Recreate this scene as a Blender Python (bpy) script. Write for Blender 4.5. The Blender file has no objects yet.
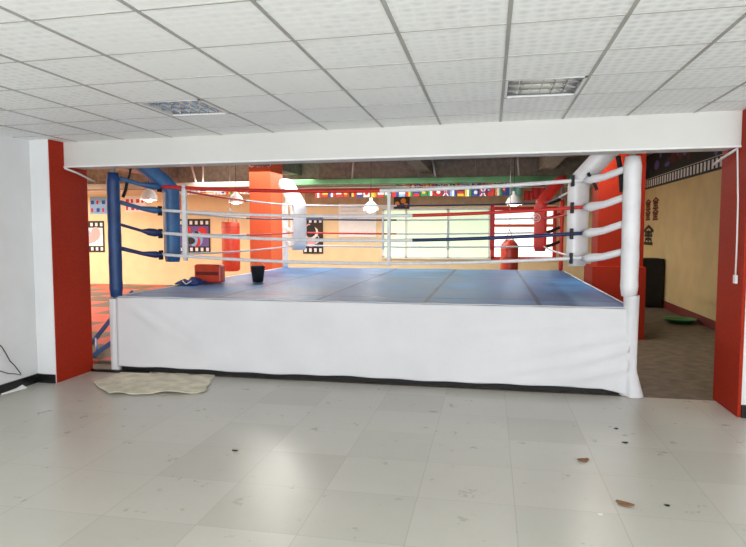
import bpy, bmesh, math, random
from mathutils import Vector, Matrix
random.seed(7)
SC = bpy.context.scene
COL = SC.collection
PI = math.pi

# ------------------------------------------------------------------ camera
F = 604.6; CX = 373.0; CY = 273.5; CAMH = 1.7
yv = Vector((490.6 - CX, CY - 232, -F)).normalized()
xv = -Vector((-2750 - CX, CY - 232, -F)); xv = (xv - xv.dot(yv) * yv).normalized()
zv = xv.cross(yv)
RM = Matrix((xv, yv, zv))            # camera space -> world space
ORG = Vector((0, 0, CAMH))
cd = bpy.data.cameras.new('camera'); cam = bpy.data.objects.new('camera', cd); COL.objects.link(cam)
cd.sensor_width = 36; cd.lens = F / 746 * 36; cd.clip_start = 0.05; cd.clip_end = 200
cam.matrix_world = Matrix.Translation(ORG) @ RM.to_4x4()
SC.camera = cam

def at(px, py, axis, v):
    """point of the place seen at a pixel, at a known depth / side / height"""
    d = RM @ Vector((px - CX, CY - py, -F)); i = 'XYZ'.index(axis)
    return ORG + d * ((v - ORG[i]) / d[i])

# ------------------------------------------------------------------ materials
def _m(name):
    m = bpy.data.materials.new(name); m.use_nodes = True
    nt = m.node_tree; return m, nt, nt.nodes, nt.links, nt.nodes['Principled BSDF']

def mat(name, c, rough=0.6, metal=0.0, noise=0.0, scale=8.0, bump=0.0, bscale=40.0, spec=0.5, c2=None):
    m, nt, N, L, b = _m(name)
    b.inputs['Base Color'].default_value = (*c, 1); b.inputs['Roughness'].default_value = rough
    b.inputs['Metallic'].default_value = metal; b.inputs['Specular IOR Level'].default_value = spec
    tc = N.new('ShaderNodeTexCoord')
    nz = N.new('ShaderNodeTexNoise'); nz.inputs['Scale'].default_value = scale; nz.inputs['Detail'].default_value = 5
    L.new(tc.outputs['Object'], nz.inputs['Vector'])
    mx = N.new('ShaderNodeMix'); mx.data_type = 'RGBA'
    k = noise
    a = c2 if c2 else tuple(max(0, x * (1 - k)) for x in c)
    d = c if c2 else tuple(min(1, x * (1 + k)) for x in c)
    mx.inputs[6].default_value = (*a, 1); mx.inputs[7].default_value = (*d, 1)
    rp = N.new('ShaderNodeValToRGB'); rp.color_ramp.elements[0].position = .35; rp.color_ramp.elements[1].position = .65
    L.new(nz.outputs['Fac'], rp.inputs[0]); L.new(rp.outputs[0], mx.inputs[0]); L.new(mx.outputs[2], b.inputs['Base Color'])
    if bump:
        n2 = N.new('ShaderNodeTexNoise'); n2.inputs['Scale'].default_value = bscale; n2.inputs['Detail'].default_value = 4
        L.new(tc.outputs['Object'], n2.inputs['Vector'])
        bp = N.new('ShaderNodeBump'); bp.inputs['Strength'].default_value = bump; bp.inputs['Distance'].default_value = .01
        L.new(n2.outputs['Fac'], bp.inputs['Height']); L.new(bp.outputs[0], b.inputs['Normal'])
    return m

def emis(name, c, s):
    m, nt, N, L, b = _m(name)
    b.inputs['Base Color'].default_value = (*c, 1); b.inputs['Emission Color'].default_value = (*c, 1)
    b.inputs['Emission Strength'].default_value = s
    return m

def mathn(N, L, op, a, b=None, c=None):
    n = N.new('ShaderNodeMath'); n.operation = op
    for i, v in enumerate((a, b, c)):
        if v is None: continue
        if isinstance(v, (int, float)): n.inputs[i].default_value = v
        else: L.new(v, n.inputs[i])
    return n.outputs[0]

def line_mask(N, L, coord, off, step, w):
    """1 within w of the joints of a regular row of joints"""
    t = mathn(N, L, 'SUBTRACT', coord, off); t = mathn(N, L, 'DIVIDE', t, step); t = mathn(N, L, 'FRACT', t)
    t = mathn(N, L, 'SUBTRACT', t, .5); t = mathn(N, L, 'ABSOLUTE', t)
    return mathn(N, L, 'GREATER_THAN', t, .5 - w / step / 2)

def tile_floor():
    m, nt, N, L, b = _m('vinyl_floor_tiles')
    tc = N.new('ShaderNodeTexCoord'); sp = N.new('ShaderNodeSeparateXYZ'); L.new(tc.outputs['Object'], sp.inputs[0])
    x, y = sp.outputs[0], sp.outputs[1]
    mk = mathn(N, L, 'MAXIMUM', line_mask(N, L, x, -1.66, .61, .006), line_mask(N, L, y, .1, .61, .005))
    cx = mathn(N, L, 'FLOOR', mathn(N, L, 'DIVIDE', mathn(N, L, 'SUBTRACT', x, -1.66), .61))
    cy = mathn(N, L, 'FLOOR', mathn(N, L, 'DIVIDE', mathn(N, L, 'SUBTRACT', y, .1), .61))
    cb = N.new('ShaderNodeCombineXYZ'); L.new(cx, cb.inputs[0]); L.new(cy, cb.inputs[1])
    wn = N.new('ShaderNodeTexWhiteNoise'); wn.noise_dimensions = '2D'; L.new(cb.outputs[0], wn.inputs['Vector'])
    rp = N.new('ShaderNodeValToRGB'); e = rp.color_ramp.elements
    e[0].position = 0; e[0].color = (.525, .51, .45, 1); e[1].position = 1; e[1].color = (.60, .58, .52, 1)
    q = rp.color_ramp.elements.new(.1); q.color = (.53, .515, .455, 1)
    q = rp.color_ramp.elements.new(.16); q.color = (.565, .55, .49, 1)
    L.new(wn.outputs['Value'], rp.inputs[0])
    nz = N.new('ShaderNodeTexNoise'); nz.inputs['Scale'].default_value = 5; nz.inputs['Detail'].default_value = 8; nz.inputs['Roughness'].default_value = .7
    L.new(tc.outputs['Object'], nz.inputs['Vector'])
    r2 = N.new('ShaderNodeValToRGB'); r2.color_ramp.elements[0].color = (.965, .965, .95, 1); r2.color_ramp.elements[0].position = .3
    r2.color_ramp.elements[1].color = (1, 1, 1, 1); r2.color_ramp.elements[1].position = .6; L.new(nz.outputs['Fac'], r2.inputs[0])
    mu = N.new('ShaderNodeMix'); mu.data_type = 'RGBA'; mu.blend_type = 'MULTIPLY'; mu.inputs[0].default_value = 1
    L.new(rp.outputs[0], mu.inputs[6]); L.new(r2.outputs[0], mu.inputs[7])
    mj = N.new('ShaderNodeMix'); mj.data_type = 'RGBA'; L.new(mathn(N, L, 'MULTIPLY', mk, .35), mj.inputs[0])
    L.new(mu.outputs[2], mj.inputs[6]); mj.inputs[7].default_value = (.25, .25, .22, 1)
    L.new(mj.outputs[2], b.inputs['Base Color'])
    rr = N.new('ShaderNodeMapRange'); L.new(nz.outputs['Fac'], rr.inputs[0]); rr.inputs[3].default_value = .23; rr.inputs[4].default_value = .35
    L.new(rr.outputs[0], b.inputs['Roughness'])
    return m

def ceiling_tiles():
    m, nt, N, L, b = _m('embossed_ceiling_tiles')
    tc = N.new('ShaderNodeTexCoord')
    b.inputs['Roughness'].default_value = .6
    vo = N.new('ShaderNodeTexVoronoi'); vo.inputs['Scale'].default_value = 14; vo.inputs['Randomness'].default_value = .25
    L.new(tc.outputs['Object'], vo.inputs['Vector'])
    rp = N.new('ShaderNodeValToRGB'); rp.color_ramp.elements[0].color = (.77, .79, .80, 1); rp.color_ramp.elements[1].color = (.94, .955, .95, 1)  # hollows of the emboss darkened in the colour as relief shade
    rp.color_ramp.elements[0].position = .1; rp.color_ramp.elements[1].position = .5
    L.new(vo.outputs['Distance'], rp.inputs[0]); L.new(rp.outputs[0], b.inputs['Base Color'])
    bp = N.new('ShaderNodeBump'); bp.inputs['Strength'].default_value = .35; bp.inputs['Distance'].default_value = .01
    L.new(vo.outputs['Distance'], bp.inputs['Height']); L.new(bp.outputs[0], b.inputs['Normal'])
    return m

def mat_floor_checker():
    m, nt, N, L, b = _m('checkered_foam_mats')
    tc = N.new('ShaderNodeTexCoord'); ck = N.new('ShaderNodeTexChecker'); ck.inputs['Scale'].default_value = 1.0
    L.new(tc.outputs['Object'], ck.inputs['Vector'])
    ck.inputs['Color1'].default_value = (.72, .12, .08, 1); ck.inputs['Color2'].default_value = (.17, .13, .10, 1)
    nz = N.new('ShaderNodeTexNoise'); nz.inputs['Scale'].default_value = 3; L.new(tc.outputs['Object'], nz.inputs['Vector'])
    mx = N.new('ShaderNodeMix'); mx.data_type = 'RGBA'; mx.blend_type = 'MULTIPLY'; mx.inputs[0].default_value = .3
    L.new(ck.outputs[0], mx.inputs[6]); L.new(nz.outputs['Fac'], mx.inputs[7]); L.new(mx.outputs[2], b.inputs['Base Color'])
    b.inputs['Roughness'].default_value = .55
    return m

def canvas_mat():
    m, nt, N, L, b = _m('blue_ring_canvas')
    tc = N.new('ShaderNodeTexCoord'); sp = N.new('ShaderNodeSeparateXYZ'); L.new(tc.outputs['Object'], sp.inputs[0])
    nz = N.new('ShaderNodeTexNoise'); nz.inputs['Scale'].default_value = 1.6; nz.inputs['Detail'].default_value = 3; nz.inputs['Roughness'].default_value = .5
    L.new(tc.outputs['Object'], nz.inputs['Vector'])
    rp = N.new('ShaderNodeValToRGB'); rp.color_ramp.elements[0].color = (.045, .15, .36, 1); rp.color_ramp.elements[1].color = (.10, .29, .58, 1)
    rp.color_ramp.elements[0].position = .35; rp.color_ramp.elements[1].position = .7
    L.new(nz.outputs['Fac'], rp.inputs[0])
    wob = mathn(N, L, 'MULTIPLY', nz.outputs['Fac'], .03)
    mk = mathn(N, L, 'MAXIMUM', line_mask(N, L, mathn(N, L, 'ADD', sp.outputs[0], wob), -4.2, 1.25, .05), line_mask(N, L, mathn(N, L, 'ADD', sp.outputs[1], wob), .5, 3, .05))
    mj = N.new('ShaderNodeMix'); mj.data_type = 'RGBA'; L.new(mathn(N, L, 'MULTIPLY', mk, .8), mj.inputs[0])
    L.new(rp.outputs[0], mj.inputs[6]); mj.inputs[7].default_value = (.012, .03, .09, 1); L.new(mj.outputs[2], b.inputs['Base Color'])
    rr = N.new('ShaderNodeMapRange'); L.new(nz.outputs['Fac'], rr.inputs[0]); rr.inputs[3].default_value = .3; rr.inputs[4].default_value = .55; b.inputs['Specular IOR Level'].default_value = .25
    L.new(rr.outputs[0], b.inputs['Roughness'])
    bp = N.new('ShaderNodeBump'); bp.inputs['Strength'].default_value = .15; bp.inputs['Distance'].default_value = .02
    n2 = N.new('ShaderNodeTexNoise'); n2.inputs['Scale'].default_value = 4; L.new(tc.outputs['Object'], n2.inputs['Vector'])
    L.new(n2.outputs['Fac'], bp.inputs['Height']); L.new(bp.outputs[0], b.inputs['Normal'])
    return m

M = dict(
 tile=tile_floor(), ceil=ceiling_tiles(), mats=mat_floor_checker(), canvas=canvas_mat(),
 white_wall=mat('white_painted_wall', (.78, .79, .80), .6, noise=.03, scale=2, bump=.1, bscale=30),
 header=mat('off_white_painted_beam', (.68, .675, .65), .55, noise=.025, scale=1.5, bump=.1, bscale=20),
 red=mat('red_brown_column_paint', (.37, .022, .005), .65, noise=.15, scale=60, spec=.2),
 orange=mat('orange_red_column_paint', (.70, .11, .035), .6, noise=.05, scale=20),  # pillar red turned orange, warm hall light put into its colour; rail shares it
 cream=mat('cream_wall_paint', (.86, .68, .40), .7, noise=.04, scale=3),
 ochre=mat('ochre_wall_paint', (.66, .51, .25), .7, noise=.05, scale=2.5),
 tan=mat('tan_wall_band', (.50, .36, .22), .8, noise=.1, scale=6),
 conc=mat('grey_brown_concrete', (.34, .31, .285), .9, noise=.2, scale=8),
 dconc=mat('dark_concrete', (.17, .165, .16), .9, noise=.2, scale=8),  # darker copy of the concrete, beam shade put into the colour
 carpet=mat('brown_grey_floor', (.17, .135, .095), .6, noise=.25, scale=7, bump=.2, bscale=90),
 grey=mat('grey_floor', (.20, .19, .18), .6, noise=.15, scale=20),
 black=mat('black_gloss_skirting', (.008, .008, .009), .25, noise=.1),
 mblack=mat('matt_black', (.012, .012, .014), .7, noise=.1),
 skirt=mat('white_skirt_cloth', (.73, .73, .76), .85, noise=.03, scale=2, bump=.3, bscale=90, spec=.2),
 wpad=mat('white_vinyl_padding', (.80, .80, .83), .45, noise=.04, scale=6, bump=.15, bscale=14),
 bpad=mat('blue_vinyl_padding', (.012, .05, .17), .5, noise=.2, scale=7, bump=.2, bscale=14),
 bpad2=mat('blue_corner_cushion', (.03, .11, .27), .5, noise=.2, scale=6, bump=.2, bscale=10),
 rpad=mat('red_vinyl_padding', (.65, .03, .02), .4, noise=.12, scale=7, bump=.2, bscale=14),
 wrope=mat('white_rope', (.76, .76, .78), .6, noise=.05, scale=20),
 rrope=mat('red_rope', (.60, .025, .02), .55, noise=.1, scale=20),
 nrope=mat('navy_rope', (.012, .025, .11), .5, noise=.1, scale=20),
 brope=mat('blue_grey_rope_cover', (.05, .12, .22), .45, noise=.1, scale=12),
 steel=mat('grey_painted_steel', (.5, .5, .5), .4, .6, noise=.05),
 wmetal=mat('white_painted_metal', (.82, .82, .82), .4, noise=.03),
 tbar=mat('grey_metal_ceiling_bar', (.42, .42, .39), .5, .2, noise=.1, scale=2),
 louvre=mat('polished_louvre_aluminium', (.92, .93, .94), .2, .93, noise=.03),
 tube=mat('unlit_white_glass_tube', (.85, .87, .9), .2, noise=.02),
 green=mat('green_painted_tray', (.12, .34, .16), .6, noise=.25, scale=2),
 greyp=mat('pale_grey_tray', (.45, .44, .38), .6, noise=.12, scale=2),
 sheet=mat('beige_dust_sheet', (.74, .69, .54), .9, noise=.15, scale=6, bump=.5, bscale=25),
 paper=mat('white_paper', (.9, .9, .88), .8, noise=.03),
 bluem=mat('blue_painted_steel', (.06, .17, .55), .4, noise=.1),
 leaf=mat('brown_scrap', (.25, .13, .06), .8, noise=.3, scale=30),
 basin=mat('green_plastic', (.05, .26, .09), .4, noise=.1),
 dkred=mat('dark_red_paint', (.16, .014, .01), .6, noise=.15, scale=20),
 blueclo=mat('blue_cloth', (.03, .06, .25), .8, noise=.3, scale=15),
 dome=mat('white_enamel_shade', (.85, .85, .85), .35, noise=.02),
 lamp=emis('lit_lamp_bulb', (1, .97, .92), 110),
 fluo=emis('lit_fluorescent_tube', (1, .98, .93), 25),
 pane=emis('pale_green_daylit_pane', (.70, .90, .62), .62),
 wpane=emis('white_daylit_pane', (1, .98, .93), 1.3),
 teal=mat('teal_cloth', (.25, .62, .55), .8, noise=.1),
 redbag=mat('red_leather_bag', (.62, .06, .03), .35, noise=.1, scale=9),
)
FC = dict(red=(.62, .03, .03), white=(.85, .85, .85), blue=(.03, .07, .35), green=(.03, .30, .10), yellow=(.8, .55, .05), black=(.02, .02, .02), lightblue=(.25, .45, .75), orange=(.75, .25, .04), pink=(.8, .4, .4), purple=(.16, .10, .35), darkbrown=(.05, .025, .015))
FM = {k: mat('print_' + k, v, .7, noise=.04) for k, v in FC.items()}

# ------------------------------------------------------------------ mesh helpers (coordinates are world coordinates)
def quad_box(bm, c, mi=0):
    """c: 8 corners, bottom 4 (ccw from above) then top 4"""
    v = [bm.verts.new(p) for p in c]
    for f in ((3, 2, 1, 0), (4, 5, 6, 7), (0, 1, 5, 4), (1, 2, 6, 5), (2, 3, 7, 6), (3, 0, 4, 7)):
        fc = bm.faces.new([v[i] for i in f]); fc.material_index = mi
    return v
def box(bm, x0, x1, y0, y1, z0, z1, mi=0):
    return quad_box(bm, [(x0, y0, z0), (x1, y0, z0), (x1, y1, z0), (x0, y1, z0), (x0, y0, z1), (x1, y0, z1), (x1, y1, z1), (x0, y1, z1)], mi)
def frames(pts):
    out = []; up = Vector((0, 0, 1)); prev = None
    for i in range(len(pts)):
        t = (pts[min(i + 1, len(pts) - 1)] - pts[max(i - 1, 0)]).normalized()
        if prev is None:
            s = t.cross(up)
            if s.length < .05: s = t.cross(Vector((0, 1, 0)))
        else: s = prev - prev.dot(t) * t
        s.normalize(); prev = s; out.append((t, s, s.cross(t)))
    return out
def tube(bm, pts, r, n=10, mi=0, caps=True, mfn=None):
    pts = [Vector(p) for p in pts]; fr = frames(pts); rings = []
    for i, (p, (t, s, u)) in enumerate(zip(pts, fr)):
        rr = r[i] if isinstance(r, (list, tuple)) else r
        rings.append([bm.verts.new(p + s * math.cos(2 * PI * k / n) * rr + u * math.sin(2 * PI * k / n) * rr) for k in range(n)])
    for i in range(len(rings) - 1):
        for k in range(n):
            f = bm.faces.new((rings[i][k], rings[i][(k + 1) % n], rings[i + 1][(k + 1) % n], rings[i + 1][k])); f.smooth = True
            f.material_index = mfn(i) if mfn else mi
    if caps:
        for rg, q in ((rings[0], 0), (rings[-1], len(rings) - 2)):
            f = bm.faces.new(rg if q == 0 else rg[::-1]); f.material_index = mfn(q) if mfn else mi
def strip(bm, pts, side, w, t, mi=0, rnd=.35):
    """a cushion of rounded-rectangle section w (along side) by t, swept along pts"""
    pts = [Vector(p) for p in pts]; side = Vector(side).normalized(); rings = []
    n = 16
    for i, p in enumerate(pts):
        tg = (pts[min(i + 1, len(pts) - 1)] - pts[max(i - 1, 0)]).normalized()
        s = (side - side.dot(tg) * tg).normalized(); u = s.cross(tg)
        e = .82 if i in (0, len(pts) - 1) else 1
        ring = []
        for k in range(n):
            a = 2 * PI * (k + .5) / n; ca, sa = math.cos(a), math.sin(a)
            ring.append(bm.verts.new(p + s * (math.copysign(abs(ca) ** rnd, ca) * w / 2 * e) + u * (math.copysign(abs(sa) ** rnd, sa) * t / 2 * e)))
        rings.append(ring)
    for i in range(len(rings) - 1):
        for k in range(n):
            f = bm.faces.new((rings[i][k], rings[i][(k + 1) % n], rings[i + 1][(k + 1) % n], rings[i + 1][k])); f.smooth = True; f.material_index = mi
    bm.faces.new(rings[0]); bm.faces.new(rings[-1][::-1])
def lathe(bm, c, prof, n=20, mi=0):
    rings = []
    for r, z in prof:
        rings.append([bm.verts.new((c[0] + r * math.cos(2 * PI * k / n), c[1] + r * math.sin(2 * PI * k / n), c[2] + z)) for k in range(n)])
    for i in range(len(rings) - 1):
        for k in range(n):
            f = bm.faces.new((rings[i][k], rings[i][(k + 1) % n], rings[i + 1][(k + 1) % n], rings[i + 1][k])); f.smooth = True; f.material_index = mi
def grid(bm, nu, nv, fn, mi=0, thick=0, tdir=(0, 0, -1)):
    g = [[bm.verts.new(fn(i / nu, j / nv)) for j in range(nv + 1)] for i in range(nu + 1)]
    for i in range(nu):
        for j in range(nv):
            f = bm.faces.new((g[i][j], g[i + 1][j], g[i + 1][j + 1], g[i][j + 1])); f.smooth = True; f.material_index = mi
    return g

def obj(name, bm, mats, parent=None, base=None, bevel=0, solid=0):
    """one mesh object; base = its origin when it stands alone"""
    bmesh.ops.recalc_face_normals(bm, faces=bm.faces)
    org = Vector((0, 0, 0))
    if parent is not None: org = Vector(parent['_org'])
    elif base is not None: org = Vector(base)
    bmesh.ops.translate(bm, verts=bm.verts, vec=-org)
    me = bpy.data.meshes.new(name); bm.to_mesh(me); bm.free()
    o = bpy.data.objects.new(name, me); COL.objects.link(o)
    for m in (mats if isinstance(mats, (list, tuple)) else [mats]): me.materials.append(m)
    o['_org'] = tuple(org)
    if parent is not None: o.parent = parent
    else: o.location = org
    if solid:
        s = o.modifiers.new('solid', 'SOLIDIFY'); s.thickness = solid; s.offset = 0
    if bevel:
        b = o.modifiers.new('bevel', 'BEVEL'); b.width = bevel; b.segments = 2; b.limit_method = 'ANGLE'
    return o
def tag(o, label, cat, group=None):
    o['label'] = label; o['category'] = cat
    if group: o['group'] = group
    return o
def thing(name, label, cat, loc, group=None):
    o = bpy.data.objects.new(name, None); COL.objects.link(o); o.location = loc; o['_org'] = tuple(loc); o.empty_display_size = .1
    return tag(o, label, cat, group)
def struct(name, bm, m, **k):
    o = obj(name, bm, m, **k); o['kind'] = 'structure'; return o
def B(): return bmesh.new()
def bxo(name, mm, parent, *a, **k):
    bm = B(); box(bm, *a); return obj(name, bm, mm, parent, **k)

# ------------------------------------------------------------------ the front room
XL, XPL, XPR, YF, YB = -5.03, -4.787, 2.258, 5.93, 6.55
XR = 5.0; YBACK = -3.2; YH = 6.15
def zc(x): return 2.715 + (x + 4.787) * .0135       # the ceiling rises a little to the right
TX, TY, TS, TU = .08, 3.30, .585, .6
bm = B(); box(bm, XL - .2, XR + .2, YBACK - .2, YB, -.1, 0); struct('floor', bm, M['tile'])
xs = [XL - .05] + [TX + TS * k for k in range(-9, 9) if XL < TX + TS * k < XR] + [XR + .05]
ys = [YBACK] + [TY + TU * k for k in range(-10, 6) if YBACK < TY + TU * k < YH + .02] + [YH + .02]
holes = [(TX - 5 * TS, TY + 2 * TU), (TX, TY + 2 * TU)]
bm = B()
for i in range(len(xs) - 1):
    for j in range(len(ys) - 1):
        if any(abs(xs[i] - h[0]) < .05 and abs(ys[j] - h[1]) < .05 for h in holes): continue
        a, b, c, d = xs[i], xs[i + 1], ys[j], ys[j + 1]
        quad_box(bm, [(a, c, zc(a)), (b, c, zc(b)), (b, d, zc(b)), (a, d, zc(a)), (a, c, zc(a) + .04), (b, c, zc(b) + .04), (b, d, zc(b) + .04), (a, d, zc(a) + .04)])
struct('ceiling', bm, M['ceil'])
bm = B()
for x in xs[1:-1]: box(bm, x - .011, x + .011, YBACK, YH, zc(x) - .004, zc(x) + .02)
for y in ys[1:-1]:
    w = .006; a, b = XL, XR
    quad_box(bm, [(a, y - w, zc(a) - .003), (b, y - w, zc(b) - .003), (b, y + w, zc(b) - .003), (a, y + w, zc(a) - .003), (a, y - w, zc(a) + .02), (b, y - w, zc(b) + .02), (b, y + w, zc(b) + .02), (a, y + w, zc(a) + .02)])
struct('trim_1', bm, M['tbar'])

def louvre(ix, iy, label):
    z = zc(ix + .3)
    t = thing('ceiling_light', label, 'ceiling light', (ix + TS / 2, iy + TS / 2, z), 'recessed louvre lights')
    x0, x1, y0, y1 = ix + .012, ix + TS - .012, iy + .008, iy + TU - .008
    bm = B(); h = .13
    box(bm, x0, x1, y0, y1, z + h, z + h + .01)
    for a in ((x0, x0 + .008, y0, y1), (x1 - .008, x1, y0, y1), (x0, x1, y0, y0 + .008), (x0, x1, y1 - .008, y1)): box(bm, *a, z, z + h)
    obj('housing', bm, M['wmetal'], t)
    bm = B()
    for a in ((x0, x0 + .02, y0, y1), (x1 - .02, x1, y0, y1), (x0, x1, y0, y0 + .02), (x0, x1, y1 - .02, y1)): box(bm, *a, z - .005, z + .002)
    obj('frame', bm, M['wmetal'], t)
    n = 3; s = (y1 - y0 - .04) / n
    for k in range(n):
        yc = y0 + .02 + s * (k + .5)
        bm = B()
        def fn(u, v):
            a = (v - .5) * 2; return (x0 + .02 + (x1 - x0 - .04) * u, yc + a * s / 2, z + .1 - .09 * a * a)
        grid(bm, 2, 12, fn); obj('reflector', bm, M['louvre'], t, solid=.002)
        bm = B(); tube(bm, [(x0 + .03, yc, z + .07), (x1 - .03, yc, z + .07)], .013); obj('fluorescent_tube', bm, M['tube'], t)
        bm = B()
        for q in range(1, 6):
            xx = x0 + .02 + (x1 - x0 - .04) * q / 6
            def fb(u, v, xx=xx):
                a = (v - .5) * 2; bow = (1 - a * a)
                zb = z + .004; zt = z + .012 + .035 * a * a if False else z + .045
                return (xx + (u - .5) * .012, yc + a * s / 2 * .98, zb + (zt - zb) * u)
            grid(bm, 1, 8, fb)
        obj('louvre_blade', bm, M['louvre'], t, solid=.003)
louvre(holes[0][0], holes[0][1], 'square recessed louvre ceiling light on the left with scalloped bright cells')
louvre(holes[1][0], holes[1][1], 'square recessed louvre ceiling light right of the middle with straight silver troughs')

bm = B(); box(bm, XL - .15, XL, YBACK, YF + .05, 0, 2.85); struct('wall_left', bm, M['white_wall'])
bm = B(); box(bm, XL - .15, XPL - .0, YF, YB, 0, 2.85)
struct('wall_front_left', bm, M['white_wall'])
bm = B(); box(bm, XPR + .0, XR + .1, 6.0, 6.6, 0, 2.9); struct('wall_front_right', bm, M['white_wall'])
bm = B(); box(bm, XR, XR + .15, YBACK, 6.05, 0, 2.9); struct('wall_right', bm, M['white_wall'])
bm = B()  # unseen wall behind the viewer, wide openings added for the fill lamps
for a in ((XL, -4.2, 0, 2.9), (-.35, .35, 0, 2.9), (4.2, XR, 0, 2.9), (-4.2, 4.2, 0, .45), (-4.2, 4.2, 2.5, 2.9)): box(bm, a[0], a[1], YBACK - .15, YBACK, a[2], a[3])
struct('wall_back', bm, M['white_wall'])
# painted column faces
bm = B(); box(bm, XPL - .16, XPL + .012, YF - .012, YB, 0, zc(XPL) + .01); 
obj_l = tag(obj('red_column', bm, M['red'], base=(XPL, 6.2, 0), bevel=.006), 'plain dark red pillar at the left end of the white beam', 'pillar', None)
bm = B(); box(bm, XPR - .012, XPR + .02, 5.99, 6.62, 0, zc(XPR) + .01)
tag(obj('red_column', bm, M['red'], base=(XPR, 6.3, 0), bevel=.006), 'dark red pillar face with white cord at the right edge', 'pillar', None)
# white paint edge on the left pier
bm = B(); box(bm, XPL - .17, XPL + .004, YF - .02, YF - .012, 0, zc(XPL)); struct('trim_2', bm, M['white_wall'])
# beam between the pillars
a, b = XPL + .012, XPR - .012; zl, zr = 2.442, 2.487
bm = B(); quad_box(bm, [(a, YH, zl), (b, YH, zr), (b, 6.5, zr), (a, 6.5, zl), (a, YH, 3.7), (b, YH, 3.7), (b, 6.5, 3.7), (a, 6.5, 3.7)])
struct('beam', bm, M['header'], bevel=.004)
bm = B(); quad_box(bm, [(a, YH - .008, zl - .012), (b, YH - .008, zr - .012), (b, YH + .02, zr - .012), (a, YH + .02, zl - .012), (a, YH - .008, zl + .006), (b, YH - .008, zr + .006), (b, YH + .02, zr + .006), (a, YH + .02, zl + .006)])
struct('trim_3', bm, M['wmetal'])
bm = B(); tube(bm, [(a + .02, 6.14, zl - .02), (a + .025, 6.35, 2.385), (a + .03, 6.62, 2.315)], .012, 8); struct('trim_4', bm, M['wmetal'])
bm = B(); tube(bm, [(b - .02, 6.2, zr - .02), (b - .03, 6.45, 2.43), (b - .04, 6.72, 2.38)], .012, 8); struct('trim_5', bm, M['wmetal'])
# skirting boards
bm = B(); box(bm, XL, XL + .02, YBACK, YF, 0, .1); box(bm, XL, XPL - .0, YF - .035, YF - .012, 0, .1); struct('baseboard_left', bm, M['black'])
bm = B(); box(bm, XPR + .02, XR, 5.975, 6.0, 0, .12); struct('baseboard_right', bm, M['black'])
bm = B(); box(bm, XPL + .014, -4.0, 6.50, 6.53, 0, .03); struct('trim_6', bm, M['black'])
# power cord down the right pillar
t = thing('power_cord', 'white power cord and plug hanging down the right red pillar', 'cord', (XPR - .03, 6.2, 1.38))
p = [at(737.5, 114, 'X', XPR - .03), at(737.5, 150, 'X', XPR - .03), at(738, 200, 'X', XPR - .03), at(737, 240, 'X', XPR - .03), at(735.5, 276, 'X', XPR - .03)]
bm = B(); tube(bm, p, .008, 8); obj('cord', bm, M['wmetal'], t)
bm = B(); q = p[-1]; box(bm, q.x - .012, q.x + .012, q.y - .03, q.y + .03, q.z - .07, q.z + .01); obj('plug', bm, M['wmetal'], t, bevel=.005)

# ------------------------------------------------------------------ the hall behind
HXL, HXR, HYB, HZ = -14.6, 3.85, 17.6, 3.62
bm = B(); box(bm, HXL, HXR + .1, YB, HYB, -.1, -.001); struct('floor_hall', bm, M['carpet'])
bm = B(); box(bm, HXL, HXR + .3, YB - .1, HYB + .2, HZ, HZ + .15); struct('ceiling_hall', bm, M['conc'])
bm = B(); box(bm, HXL - .2, HXR + .4, HYB, HYB + .2, 0, HZ + .1); struct('wall_hall_back', bm, M['cream'])
bm = B(); box(bm, HXR, HXR + .2, 6.5, HYB, 0, HZ + .1); struct('wall_hall_right', bm, M['ochre'])
bm = B(); box(bm, HXL - .2, HXL, 6.3, HYB, 0, HZ + .1); struct('wall_hall_left', bm, M['cream'])
bm = B(); box(bm, HXL, XPL - .03, YB - .1, YB + .0, 0, HZ + .1); struct('wall_hall_front_left', bm, M['cream'])
bm = B(); box(bm, XPR + .03, HXR + .1, 6.6, 6.62, 0, HZ + .1); struct('wall_hall_front_right', bm, M['cream'])
bm = B(); box(bm, HXR - .02, HXR, 6.62, 14.8, 0, .16); struct('baseboard_hall_right', bm, M['dkred'])
bm = B(); box(bm, -5.5, 3.8, HYB - .03, HYB, 2.45, 2.98); struct('trim_7', bm, M['tan'])
# ceiling beams
for i, x in enumerate((-13.0, -9.4, -5.6, -1.9, 1.2)):
    bm = B(); box(bm, x, x + .35, 6.6, HYB, 3.28, HZ + .02); struct('trim_%d' % (8 + i), bm, M['dconc'] if i in (2, 3) else M['conc'])
bm = B(); box(bm, HXL, HXR, 12.9, 13.25, 3.36, HZ + .02); struct('trim_13', bm, M['conc'])
bm = B(); box(bm, HXL, HXR, 16.5, 16.9, 2.98, HZ + .02); struct('trim_14', bm, M['conc'])
# floor mats
bm = B(); box(bm, -13.4, -4.78, 6.95, 17.45, 0, .03)
tag(obj('floor_mat', bm, M['mats'], base=(-9, 12, 0)), 'red and grey checkered foam mat flooring beyond the left pillar', 'mat')
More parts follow.
